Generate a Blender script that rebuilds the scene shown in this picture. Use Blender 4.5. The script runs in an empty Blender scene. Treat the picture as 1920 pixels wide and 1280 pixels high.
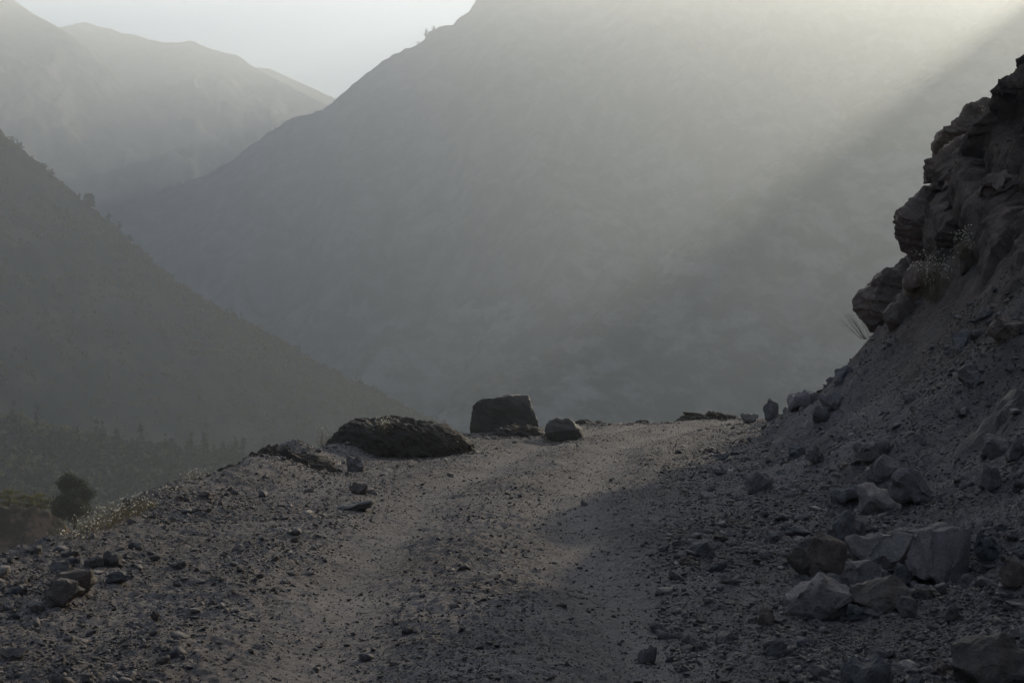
import bpy, bmesh, math, random
import numpy as np
from mathutils import Vector, Matrix, Euler

S = bpy.context.scene
COL = S.collection
R = math.radians

# ------------------------------------------------------------------ camera, light, sky
CAM_Z = 1.5
PITCH = R(3.43)
FPX = 1920 * 50 / 36.0
cam_d = bpy.data.cameras.new('camera')
cam = bpy.data.objects.new('camera', cam_d)
COL.objects.link(cam)
cam_d.lens = 50
cam_d.sensor_width = 36
cam_d.clip_start = 0.1
cam_d.clip_end = 30000
cam.location = (0, 0, CAM_Z)
cam.rotation_euler = (math.pi / 2 + PITCH, 0, 0)
S.camera = cam

SUN_EL, SUN_AZ = 20.0, 27.0
SUN_DIR = Vector((math.cos(R(SUN_EL)) * math.sin(R(SUN_AZ)), math.cos(R(SUN_EL)) * math.cos(R(SUN_AZ)), math.sin(R(SUN_EL))))
sun_d = bpy.data.lights.new('sun', 'SUN')
sun_d.energy = 5.0
sun_d.angle = R(0.5)
sun_d.color = (1.0, 0.875, 0.68)
sun = bpy.data.objects.new('sun', sun_d)
COL.objects.link(sun)
sun.rotation_euler = SUN_DIR.to_track_quat('Z', 'Y').to_euler()

W = bpy.data.worlds.new("World")
S.world = W
W.use_nodes = True
wn = W.node_tree
wn.nodes.clear()
wo = wn.nodes.new('ShaderNodeOutputWorld')
wb = wn.nodes.new('ShaderNodeBackground')
sky = wn.nodes.new('ShaderNodeTexSky')
sky.sky_type = 'NISHITA'
sky.sun_disc = False
sky.sun_elevation = R(SUN_EL)
sky.sun_rotation = R(SUN_AZ)
sky.altitude = 1500
sky.air_density = 1.0
sky.dust_density = 2.0
sky.ozone_density = 1.0
wb.inputs['Strength'].default_value = 0.084
wn.links.new(sky.outputs[0], wb.inputs['Color'])
wn.links.new(wb.outputs[0], wo.inputs['Surface'])

S.view_settings.view_transform = 'Standard'
S.view_settings.look = 'None'
S.view_settings.exposure = 1.6
S.view_settings.gamma = 1.0
S.cycles.use_denoising = True
try:
    S.cycles.denoiser = 'OPENIMAGEDENOISE'
except Exception:
    pass
S.cycles.max_bounces = 6
S.cycles.volume_bounces = 0
S.cycles.diffuse_bounces = 2
S.cycles.transparent_max_bounces = 8

HAZE_DENSITY = 6.1e-4
HAZE_G = 0.54

# ------------------------------------------------------------------ helpers
def vnoise(x, y, seed=0):
    xi = np.floor(x).astype(np.int64); yi = np.floor(y).astype(np.int64)
    fx = x - xi; fy = y - yi
    fx = fx * fx * fx * (fx * (fx * 6 - 15) + 10); fy = fy * fy * fy * (fy * (fy * 6 - 15) + 10)
    def h(a, b):
        n = (a * 374761393 + b * 668265263 + seed * 982451653) & 0xffffffff
        n = ((n ^ (n >> 13)) * 1274126177) & 0xffffffff
        n = ((n ^ (n >> 16)) * 2246822519) & 0xffffffff
        return ((n ^ (n >> 15)) & 0xffffff) / 8388607.5 - 1.0
    a = h(xi, yi); b = h(xi + 1, yi); c = h(xi, yi + 1); d = h(xi + 1, yi + 1)
    return (a * (1 - fx) + b * fx) * (1 - fy) + (c * (1 - fx) + d * fx) * fy

def fbm(x, y, oct=4, seed=0, gain=0.5, lac=2.07):
    t = 0; a = 1.0; s = 0
    for o in range(oct):
        t = t + a * vnoise(x, y, seed + o * 17); s += a
        a *= gain; x = x * lac + 13.7; y = y * lac - 7.1
    return t / s

def ridged(x, y, oct=4, seed=0, gain=0.5):
    t = 0; a = 1.0; s = 0
    for o in range(oct):
        t = t + a * (1 - 2 * np.abs(vnoise(x, y, seed + o * 31))); s += a
        a *= gain; x = x * 2.1 + 5.3; y = y * 2.1 + 9.1
    return t / s

def noise3(p, f, seed=0):
    x, y, z = p[:, 0] * f, p[:, 1] * f, p[:, 2] * f
    return (vnoise(x + z * 0.37, y - z * 0.71, seed) + vnoise(y + x * 0.53 + 31, z + x * 0.29, seed + 5) + vnoise(z - y * 0.41 - 17, x + y * 0.61, seed + 9)) / 1.8

def sstep(a, b, x):
    t = np.clip((x - a) / (b - a), 0, 1)
    return t * t * (3 - 2 * t)

def mesh_np(name, v, f4, mat=None, smooth=True, f3=None):
    """mesh from numpy vertex array and quad (and triangle) index arrays"""
    me = bpy.data.meshes.new(name)
    v = np.asarray(v, dtype=np.float32)
    n4 = 0 if f4 is None else len(f4); n3 = 0 if f3 is None else len(f3)
    idx = []
    if n4: idx.append(np.asarray(f4, dtype=np.int32).ravel())
    if n3: idx.append(np.asarray(f3, dtype=np.int32).ravel())
    idx = np.concatenate(idx)
    me.vertices.add(len(v)); me.vertices.foreach_set('co', v.ravel())
    me.loops.add(len(idx)); me.loops.foreach_set('vertex_index', idx)
    me.polygons.add(n4 + n3)
    tot = np.concatenate([np.full(n4, 4), np.full(n3, 3)]).astype(np.int32)
    st = np.concatenate([[0], np.cumsum(tot)[:-1]]).astype(np.int32)
    me.polygons.foreach_set('loop_start', st)
    me.polygons.foreach_set('loop_total', tot)
    me.update(calc_edges=True)
    if smooth:
        me.polygons.foreach_set('use_smooth', np.ones(n4 + n3, dtype=bool))
    if mat: me.materials.append(mat)
    me.validate()
    return me

def grid_faces(nu, nv):
    i = np.arange(nu - 1)[:, None] * nv + np.arange(nv - 1)[None, :]
    i = i.ravel()
    return np.stack([i, i + nv, i + nv + 1, i + 1], 1)

def link(name, me, parent=None, loc=None, **props):
    o = bpy.data.objects.new(name, me)
    COL.objects.link(o)
    if parent is not None: o.parent = parent
    if loc is not None: o.location = loc
    for k, v in props.items(): o[k] = v
    return o

CP, SP = math.cos(PITCH), math.sin(PITCH)
def ray(px, py):
    """world direction through photo pixel, scaled so that y = 1"""
    rx = (px - 960) / FPX; up = (640 - py) / FPX
    d = Vector((rx, CP - up * SP, SP + up * CP))
    return d / d.y

def at(px, py, D):
    d = ray(px, py)
    return Vector((d.x * D, D, CAM_Z + d.z * D))

# ------------------------------------------------------------------ materials
def new_mat(name):
    m = bpy.data.materials.new(name); m.use_nodes = True
    nt = m.node_tree
    return m, nt, nt.nodes['Principled BSDF']

def ramp(nt, fac, stops):
    r = nt.nodes.new('ShaderNodeValToRGB')
    e = r.color_ramp.elements
    while len(e) < len(stops): e.new(0.5)
    for k, (p, c) in enumerate(stops):
        e[k].position = p; e[k].color = (*c, 1)
    nt.links.new(fac, r.inputs['Fac'])
    return r.outputs['Color']

def tex_noise(nt, scale, detail=6, rough=0.6, coords='Object', warp=None):
    tc = nt.nodes.new('ShaderNodeTexCoord')
    n = nt.nodes.new('ShaderNodeTexNoise')
    n.inputs['Scale'].default_value = scale
    n.inputs['Detail'].default_value = detail
    n.inputs['Roughness'].default_value = rough
    nt.links.new(tc.outputs[coords], n.inputs['Vector'])
    return n.outputs['Fac']

def bump(nt, bsdf, facs):
    prev = None
    for fac, strength, dist in facs:
        b = nt.nodes.new('ShaderNodeBump')
        b.inputs['Strength'].default_value = strength
        b.inputs['Distance'].default_value = dist
        nt.links.new(fac, b.inputs['Height'])
        if prev is not None: nt.links.new(prev, b.inputs['Normal'])
        prev = b.outputs['Normal']
    nt.links.new(prev, bsdf.inputs['Normal'])

def mix(nt, fac, a, b, mode='MIX'):
    m = nt.nodes.new('ShaderNodeMix'); m.data_type = 'RGBA'; m.blend_type = mode
    if isinstance(fac, float): m.inputs[0].default_value = fac
    else: nt.links.new(fac, m.inputs[0])
    for s, i in ((a, 6), (b, 7)):
        if isinstance(s, tuple): m.inputs[i].default_value = (*s, 1)
        else: nt.links.new(s, m.inputs[i])
    return m.outputs[2]

def mat_mountain(name, rock, scrub, s1, s2, cover):
    m, nt, b = new_mat(name)
    f1 = tex_noise(nt, s1, 8, 0.65)
    f2 = tex_noise(nt, s2, 6, 0.7)
    base = ramp(nt, f1, [(0.3, tuple(c * 0.7 for c in rock)), (0.7, tuple(min(1, c * 1.35) for c in rock))])
    mask = ramp(nt, f2, [(cover - 0.05, (0, 0, 0)), (cover + 0.08, (1, 1, 1))])
    col = mix(nt, mask, scrub, base)
    nt.links.new(col, b.inputs['Base Color'])
    b.inputs['Roughness'].default_value = 0.95
    b.inputs['Specular IOR Level'].default_value = 0.1
    return m

def mat_ground():
    m, nt, b = new_mat('dirt')
    f1 = tex_noise(nt, 0.7, 6, 0.6)
    f2 = tex_noise(nt, 14, 6, 0.7)
    f3 = tex_noise(nt, 90, 4, 0.7)
    c1 = ramp(nt, f1, [(0.32, (0.094, 0.083, 0.077)), (0.68, (0.172, 0.153, 0.142))])
    c2 = ramp(nt, f2, [(0.3, (0.55, 0.55, 0.56)), (0.7, (1.25, 1.22, 1.2))])
    col = mix(nt, 0.8, c1, c2, 'MULTIPLY')
    c3 = ramp(nt, tex_noise(nt, 38, 5, 0.75), [(0.36, (0.45, 0.45, 0.46)), (0.64, (1.55, 1.52, 1.48))])
    col = mix(nt, 0.7, col, c3, 'MULTIPLY')
    pa = nt.nodes.new('ShaderNodeAttribute'); pa.attribute_name = 'packed'
    col = mix(nt, pa.outputs['Fac'], col, (0.160, 0.143, 0.132))
    rk = nt.nodes.new('ShaderNodeAttribute'); rk.attribute_name = 'bedrock'
    rc = ramp(nt, tex_noise(nt, 1.6, 9, 0.75), [(0.36, (0.115, 0.084, 0.064)), (0.64, (0.29, 0.215, 0.168))])
    col = mix(nt, rk.outputs['Fac'], col, rc)
    nt.links.new(col, b.inputs['Base Color'])
    b.inputs['Roughness'].default_value = 0.95
    b.inputs['Specular IOR Level'].default_value = 0.12
    cr = tex_noise(nt, 5.0, 8, 0.72)
    mr = nt.nodes.new('ShaderNodeMath'); mr.operation = 'MULTIPLY'
    nt.links.new(cr, mr.inputs[0]); nt.links.new(rk.outputs['Fac'], mr.inputs[1])
    bump(nt, b, [(mr.outputs[0], 1.0, 0.35), (f2, 0.6, 0.04), (f3, 0.6, 0.012)])
    return m

def mat_rock(name, dark, light, scale=2.0, spec=0.35, island=False):
    m, nt, b = new_mat(name)
    f1 = tex_noise(nt, scale, 7, 0.62)
    f2 = tex_noise(nt, scale * 12, 5, 0.7)
    c1 = ramp(nt, f1, [(0.33, dark), (0.68, light)])
    c2 = ramp(nt, f2, [(0.3, (0.6, 0.6, 0.6)), (0.7, (1.2, 1.2, 1.2))])
    oi = nt.nodes.new('ShaderNodeObjectInfo')
    if island:
        oi = nt.nodes.new('ShaderNodeNewGeometry')
        rv = ramp(nt, oi.outputs['Random Per Island'], [(0.0, (0.5, 0.5, 0.52)), (0.3, (0.8, 0.74, 0.68)), (0.55, (0.85, 0.87, 0.92)), (0.8, (1.1, 1.0, 0.94)), (1.0, (1.7, 1.65, 1.6))])
    else:
        rv = ramp(nt, oi.outputs['Random'], [(0.0, (0.70, 0.71, 0.74)), (1.0, (1.25, 1.16, 1.08))])
    col = mix(nt, 0.8, c1, c2, 'MULTIPLY')
    col = mix(nt, 1.0, col, rv, 'MULTIPLY')
    nt.links.new(col, b.inputs['Base Color'])
    b.inputs['Roughness'].default_value = 0.7
    b.inputs['Specular IOR Level'].default_value = spec
    bump(nt, b, [(f1, 0.7, 0.09), (tex_noise(nt, scale * 3.5, 8, 0.75), 0.8, 0.07), (f2, 0.7, 0.016)])
    return m

M_DIRT = mat_ground()
M_ROCK = mat_rock('grey_rock', (0.125, 0.112, 0.104), (0.25, 0.228, 0.214))
M_ROCKP = mat_rock('pinkish_rock', (0.175, 0.150, 0.145), (0.29, 0.253, 0.244))
M_ROCKD = mat_rock('brown_rock', (0.105, 0.080, 0.064), (0.20, 0.153, 0.125), 1.2)
M_GRAVEL = mat_rock('loose_gravel', (0.130, 0.114, 0.104), (0.24, 0.212, 0.195), 3.0, 0.3, True)
M_CRAG = mat_rock('brown_crag', (0.12, 0.088, 0.069), (0.25, 0.185, 0.145), 1.1)
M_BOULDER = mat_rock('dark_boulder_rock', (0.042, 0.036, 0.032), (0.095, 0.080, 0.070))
M_SHADE_SOIL = mat_rock('dark_soil', (0.040, 0.033, 0.028), (0.080, 0.066, 0.056), 4.0, 0.1)  # soil colour darkened to carry the backlit shade of mounds and heaps
M_MTN = mat_mountain('mountain_rock', (0.215, 0.195, 0.165), (0.075, 0.080, 0.058), 0.012, 0.03, 0.50)
M_MTNL = mat_mountain('scrub_slope', (0.095, 0.080, 0.058), (0.055, 0.055, 0.036), 0.01, 0.04, 0.52)
M_VAL = mat_mountain('valley_ground', (0.09, 0.075, 0.05), (0.04, 0.042, 0.026), 0.02, 0.06, 0.48)

# ------------------------------------------------------------------ near ground (road shelf, talus hill, drop to the valley)
TY = np.array([-60, -20, 0, 8, 14, 19.5, 26, 31, 36, 42, 45, 48, 50.5, 52.5, 60.0, 460])
TL = np.array([-4.5, -4.2, -3.9, -3.85, -4.0, -4.1, -3.6, -2.7, -1.1, 1.6, 3.6, 6.5, 11, 25, 100.0, 4100])
TR = np.array([4.0, 3.2, 3.0, 3.05, 3.5, 4.2, 5.1, 5.7, 6.5, 8.0, 9.4, 12.5, 19, 32, 130.0, 4130])
HP_T = np.array([0, 1.0, 3.0, 4.0, 5.0, 6.2, 7.6, 12, 20, 40, 90, 200])
HP_H = np.array([0, 0.75, 2.9, 4.5, 7.2, 8.1, 9.7, 17.5, 24, 30, 36, 46])

def ground(x, y, detail=True):
    x = np.asarray(x, dtype=np.float64); y = np.asarray(y, dtype=np.float64)
    w = 0.35 * vnoise(y * 0.45, y * 0 + 3.3, 5) + 0.15 * vnoise(y * 1.3, y * 0 + 8.1, 6)
    xl = np.interp(y, TY, TL) + w
    xr = np.interp(y, TY, TR) + 0.4 * vnoise(y * 0.35, y * 0 + 1.7, 9)
    e = 0.5
    gl = (np.interp(y + e, TY, TL) - np.interp(y - e, TY, TL)) / (2 * e)
    gr = (np.interp(y + e, TY, TR) - np.interp(y - e, TY, TR)) / (2 * e)
    # distance to the valley edge line, >0 outside on the valley side
    d2 = np.full(np.broadcast(x, y).shape, 1e18)
    for i in range(len(TY) - 1):
        ax, ay, bx, by = TL[i], TY[i], TL[i + 1], TY[i + 1]
        vx, vy = bx - ax, by - ay
        q = np.clip(((x - ax) * vx + (y - ay) * vy) / (vx * vx + vy * vy), 0, 1)
        d2 = np.minimum(d2, (x - ax - q * vx) ** 2 + (y - ay - q * vy) ** 2)
    dl = np.sqrt(d2) * np.where(x < xl - w, 1, -1) + w
    dr = (x - xr) / np.sqrt(1 + gr * gr)      # >0 on the hill
    z = 0.036 * y - 0.004 * np.maximum(y - 40, 0)
    z = np.where(y < -5, -0.18 + 0.02 * (y + 5), z)
    # crown and wheel tracks
    mid = (xl + xr) / 2
    u = x - mid
    for c, wd, dp in ((-0.85, 0.38, 0.07), (0.95, 0.38, 0.07), (0.05, 0.45, -0.045), (-1.6, 0.3, -0.03), (1.75, 0.3, -0.04)):
        z = z - dp * np.exp(-((u - c - 0.12 * np.sin(y * 0.25)) / wd) ** 2)
    z = z + 0.07 * fbm(x * 0.45, y * 0.45, 3, 11)
    # hill to the right
    t = np.maximum(dr, 0)
    hill = np.interp(t, HP_T, HP_H)
    hill = hill * (1 + 0.10 * fbm(x * 0.12, y * 0.12, 2, 21)) 
    hill = hill + sstep(0.6, 3, t) * (0.28 * fbm(x * 0.9, y * 0.9, 4, 23) + 0.25 * ridged(x * 0.25 + z * 0, y * 0.6, 3, 27))
    hill = hill + sstep(3.0, 5, t) * (0.8 * fbm(x * 0.35, y * 0.35, 3, 29) - 0.45 + 0.5 * ridged(x * 0.55 + y * 0.15, y * 0.4, 4, 30) + 0.25 * ridged(x * 1.7, y * 1.5 + x * 0.6, 3, 31))
    z = z + hill
    # talus apron
    z = z + 0.30 * sstep(-1.6, 0.3, dr) * (1 - sstep(0.3, 2, dr)) * (0.7 + 0.8 * fbm(x * 0.7, y * 0.7, 2, 33))
    # berm along the valley edge
    bh = np.interp(y, [-60, 8, 14, 17, 19, 22, 24, 27, 30, 33, 40, 46, 60], [.05, .05, .04, .10, .12, .30, .30, .12, .08, .06, .04, .02, .0])
    bh = bh * (1 + 0.6 * vnoise(y * 1.1, y * 0 + 5, 41)) 
    z = z + bh * np.exp(-((dl + 0.25) / 0.55) ** 2)
    # drop
    d = np.maximum(dl, 0)
    drop = np.interp(d, [0, 0.4, 3, 30, 90, 250, 900], [0, 0.18, 2.3, 22, 58, 110, 150])
    z = z - drop + sstep(1, 12, d) * 1.6 * fbm(x * 0.15, y * 0.15, 4, 43) + sstep(0, 1, d) * 0.25 * fbm(x * 1.1, y * 1.1, 3, 44)
    if detail:
        rough = 1 - 0.0 * u
        # smooth tyre strips
        for c in (-0.85, 0.95):
            rough = rough - 0.6 * np.exp(-((u - c - 0.12 * np.sin(y * 0.25)) / 0.34) ** 2)
        rough = np.clip(rough, 0.12, 1)
        z = z + rough * (0.040 * fbm(x * 2.6, y * 2.6, 4, 51) + 0.020 * np.maximum(0, vnoise(x * 9, y * 9, 53)) + 0.012 * vnoise(x * 23, y * 23, 55))
        z = z + sstep(-1.5, 0.5, dr) * (0.05 * fbm(x * 2.3, y * 2.3, 3, 57) + 0.03 * vnoise(x * 7, y * 7, 59))
        z = z + sstep(-0.6, 0.5, dl) * (0.05 * fbm(x * 2.3, y * 2.3, 3, 61) + 0.02 * vnoise(x * 9, y * 9, 63))
    return z

def gz(x, y):
    return float(ground(np.array([x]), np.array([y]))[0])

def hit(px, py, dmin=5.0, dmax=75.0):
    """where the ray through a photo pixel first meets the near ground"""
    d = ray(px, py)
    D = np.concatenate([np.arange(dmin, 20, 0.02), np.arange(20, dmax, 0.05)])
    zz = CAM_Z + d.z * D
    g = ground(d.x * D, D, False)
    k = np.nonzero(zz <= g)[0]
    if len(k) == 0: return None
    k = k[0]
    return Vector((d.x * D[k], D[k], float(g[k])))

def near_ground():
    # polar rows, dense in front of the camera; the sheet closes all round
    rad = np.concatenate([np.geomspace(0.6, 5, 30)[:-1], np.geomspace(5, 60, 900)[:-1], np.geomspace(60, 420, 60)])
    a1 = np.radians(np.linspace(-24, 24, 760))
    a2 = np.radians(np.linspace(24, 336, 150))[1:]
    ang = np.concatenate([a1, a2])
    RR, AA = np.meshgrid(rad, ang, indexing='ij')
    X = RR * np.sin(AA); Y = RR * np.cos(AA)
    Z = ground(X, Y)
    # break off softly far away so that it sinks into the valley sides
    v = np.stack([X.ravel(), Y.ravel(), Z.ravel()], 1)
    f = grid_faces(len(rad), len(ang))
    c = np.array([[0, 0, float(ground(np.array([0.]), np.array([0.]))[0])]])
    n = len(v); v = np.concatenate([v, c])
    k = np.arange(len(ang) - 1)
    f3 = np.stack([np.full(len(k), n), k + 1, k], 1)
    xl = np.interp(v[:, 1], TY, TL); xr = np.interp(v[:, 1], TY, TR); u = v[:, 0] - (xl + xr) / 2
    pk = sum(np.exp(-((u - c - 0.12 * np.sin(v[:, 1] * 0.25)) / 0.33) ** 2) for c in (-0.85, 0.95)) * (0.15 + 0.5 * np.clip(fbm(v[:, 0] * 1.7, v[:, 1] * 0.5, 3, 88) + .4, 0, 1))
    # the outcrop: the upper slope is pushed out in tilted blocks and ledges
    x, y, z = v[:, 0].copy(), v[:, 1].copy(), v[:, 2].copy()
    t = (x - xr)
    k = sstep(2.9, 4.4, t) * sstep(15, 23, y) * (1 - sstep(46, 52, y)) * (1 - sstep(10, 16, t))
    kc = sstep(0.8, 3.5, t) * np.clip(0.75 + 0.5 * fbm(x * .5, y * .5, 3, 307), 0, 1)
    a = (z - 0.45 * y) / 1.05 + 0.35 * fbm(x * .4, y * .4, 2, 301); b = (y + 0.3 * z) / 2.1 + 0.3 * fbm(z * .5, y * .5, 2, 302)
    a0 = np.floor(a); b0 = np.floor(b + 0.37 * (a0 % 3))
    r1 = vnoise(a0 * 3.7 + .5, b0 * 5.3 + .5, 303)
    edge = np.minimum(np.minimum(a - a0, 1 - (a - a0)), 1) * 2
    push = 0.05 + 0.75 * r1 + 0.25 * np.minimum(edge * 2.2, 1) + 0.34 * fbm(y * 1.9, z * 1.9 + y, 5, 304, gain=0.6) - 0.22 * np.abs(fbm(y * 1.1 + z * .9, z * 2.6 - y * .8, 4, 306))
    v[:, 0] -= k * push * 0.85
    v[:, 2] += k * 0.22 * vnoise(a0 * 1.9 + .5, b0 * 2.3 + .5, 305)
    me = mesh_np('dirt_road', v, f, M_DIRT, True, f3)
    at_ = me.attributes.new('packed', 'FLOAT', 'POINT'); at_.data.foreach_set('value', np.clip(pk, 0, 1).astype(np.float32))
    at_ = me.attributes.new('bedrock', 'FLOAT', 'POINT'); at_.data.foreach_set('value', np.maximum(k, kc * 0.75).astype(np.float32))
    return link('dirt_road', me, kind='structure')
near_ground()

# ------------------------------------------------------------------ mountains
def mountain(name, pts, D, front, back, amp, mat, seed, n=420, m=150, base=-170, tilt=0.0, crest_noise=1.0, gfreq=1 / 160.):
    """crest through photo directions at real distances; flanks fall away on both sides."""
    pts = np.array(pts, dtype=float)
    px = np.linspace(pts[0, 0], pts[-1, 0], n)
    py = np.interp(px, pts[:, 0], pts[:, 1])
    DD = np.interp(px, pts[:, 0], D) if hasattr(D, '__len__') else np.full(n, float(D))
    C = np.array([at(a, b, c) for a, b, c in zip(px, py, DD)])
    # flank direction: across the crest, smoothed
    tx = np.gradient(C[:, 0]); ty = np.gradient(C[:, 1])
    k = np.ones(41) / 41
    tx = np.convolve(np.pad(tx, 20, 'edge'), k, 'valid'); ty = np.convolve(np.pad(ty, 20, 'edge'), k, 'valid')
    l = np.hypot(tx, ty); nx, ny = ty / l, -tx / l    # toward the camera for left-to-right crests
    cz = C[:, 2]
    v = np.concatenate([-np.geomspace(1, 60, 20)[::-1] / 60 * 1.0, [0], np.geomspace(0.004, 1, m)])
    V = np.zeros((n, len(v), 3))
    for j, t in enumerate(v):
        drop_max = np.maximum(cz - base, 30)
        if t < 0:
            run = -t * drop_max / back
            dirx, diry = -nx, -ny
            dz = run * back
        else:
            run = t * drop_max / front
            dirx, diry = nx, ny
            dz = drop_max * (t ** 1.0)
        X = C[:, 0] + dirx * run; Y = C[:, 1] + diry * run
        Z = cz - dz
        r = np.minimum(run / (amp * 6), 1)
        g = ridged(X * gfreq + 0.3 * np.sin(Y * gfreq), Y * gfreq * 0.55, 5, seed) * amp
        g2 = fbm(X * gfreq * 6, Y * gfreq * 6, 4, seed + 3) * amp * 0.18
        e = 1 - np.maximum(0, (abs(t) - 0.85) / 0.15)
        V[:, j, 0] = X; V[:, j, 1] = Y; V[:, j, 2] = Z + (g + g2) * r * e + crest_noise * fbm(X * gfreq * 14, Y * gfreq * 14, 4, seed + 7) * (1 - r)
    me = mesh_np(name, V.reshape(-1, 3), grid_faces(n, len(v)), mat, True)
    return link(name, me, kind='structure'), V

MAIN = [(-40, 480), (60, 450), (200, 405), (280, 362), (335, 346), (400, 320), (440, 298), (480, 265), (520, 240), (560, 214), (590, 212), (615, 200), (632, 186),
        (680, 143), (720, 112), (770, 88), (795, 76), (803, 60), (830, 50), (850, 45), (880, 20), (892, 0), (930, -40), (1000, -75), (1150, -120),
        (1300, -145), (1500, -152), (1700, -145), (1900, -152), (2100, -148), (2289, -194), (2450, -160), (2700, -150), (3200, -100)]  # crest out of view here, its height shaped to set how much haze is sunlit
_, V_MAIN = mountain('mountain', MAIN, 2700, 0.72, 0.8, 72, M_MTN, 101, n=700, m=200, crest_noise=5)
FAR_B = [(-200, 40), (60, 60), (110, 52), (160, 41), (185, 50), (210, 54), (225, 62), (250, 64), (280, 75), (310, 80), (335, 79), (360, 77), (385, 88), (430, 101), (450, 106),
         (478, 128), (520, 150), (580, 180), (700, 240), (900, 300)]
mountain('far_mountain', FAR_B, 3500, 0.6, 0.7, 60, M_MTN, 111, crest_noise=2)
FAR_C = [(300, 150), (440, 130), (478, 127), (505, 128), (530, 140), (570, 158), (600, 172), (628, 185), (700, 220), (900, 300)]
mountain('distant_mountain', FAR_C, 3900, 0.6, 0.7, 50, M_MTN, 112, n=200, m=60, crest_noise=2)
FAR_A = [(-500, -20), (-200, -60), (0, -15), (25, 0), (60, 24), (110, 52), (140, 70), (165, 92), (260, 180), (400, 300), (520, 380), (700, 480)]
mountain('left_mountain', FAR_A, 3000, 0.7, 0.7, 60, M_MTN, 113, crest_noise=2)
LEFTS = [(-900, -240), (-300, -30), (0, 245), (40, 275), (90, 322), (160, 378), (200, 412), (260, 462), (300, 498), (350, 540), (400, 568), (480, 612), (560, 655), (620, 690), (700, 728), (760, 762), (830, 795), (950, 850), (1200, 950)]
_, V_LEFT = mountain('scrub_slope', LEFTS, 1050, 0.62, 0.7, 14, M_MTNL, 121, crest_noise=3, gfreq=1 / 60., base=-160)
SPUR = [(500, 820), (600, 740), (690, 648), (740, 630), (800, 610), (880, 565), (1000, 522), (1120, 440), (1300, 300), (1500, 150), (1700, 10), (1900, -80), (2200, -140), (2700, -150)]
_, V_SPUR = mountain('mountain_spur', SPUR, [1500, 1550, 1600, 1620, 1650, 1700, 1750, 1850, 2000, 2150, 2300, 2450, 2600, 2700], 0.72, 0.9, 30, M_MTN, 131, crest_noise=3, gfreq=1 / 90.)
SPUR2 = [(700, 860), (800, 800), (850, 752), (890, 716), (960, 690), (1000, 665), (1050, 645), (1150, 560), (1300, 430), (1400, 345), (1560, 230), (1720, 118), (1890, 4), (1930, -24), (1960, -38), (2000, -66), (2050, -80), (2112, -138), (2128, -150), (2144, -96), (2190, -104), (2230, -118), (2260, -134), (2289, -156), (2400, -215), (2600, -230), (3200, -200)]  # unseen right end of the crest: invented teeth and notches shape the light shafts
mountain('right_spur', SPUR2, [float(np.interp(q[0], [700, 960, 1150, 1300, 1560, 1720, 1890, 2289, 3200], [1000, 1130, 1230, 1300, 1430, 1500, 1560, 1720, 1850])) for q in SPUR2], 0.72, 0.9, 24, M_MTN, 141, crest_noise=3, gfreq=1 / 70.)

BENCH = [(-700, 700), (-200, 762), (0, 788), (60, 796), (130, 812), (230, 836), (330, 850), (420, 858), (480, 872), (600, 930), (800, 1010)]
_, V_BENCH = mountain('wooded_slope', BENCH, 590, 0.42, 0.5, 7, M_VAL, 151, n=300, m=110, crest_noise=2, gfreq=1 / 40., base=-150)
NEARL = [(-500, 880), (-150, 925), (0, 944), (50, 952), (85, 954), (108, 966), (124, 985), (131, 1012), (140, 1060), (165, 1140), (210, 1260)]
M_EARTH = mat_mountain('red_earth', (0.12, 0.080, 0.056), (0.050, 0.040, 0.030), 0.3, 0.6, 0.5)
_, V_NEARL = mountain('dirt_spur', NEARL, 105, 1.15, 0.55, 2.0, M_EARTH, 161, n=300, m=120, crest_noise=0.35, gfreq=1 / 7., base=-60)

# valley floor under everything
n = 120
gx, gy = np.meshgrid(np.linspace(-9000, 9000, n), np.linspace(-3000, 12000, n), indexing='ij')
gzv = -158 + 6 * fbm(gx / 300, gy / 300, 3, 77)
me = mesh_np('valley_floor', np.stack([gx.ravel(), gy.ravel(), gzv.ravel()], 1), grid_faces(n, n), M_VAL, True)
link('valley_floor', me, kind='structure')

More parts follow.
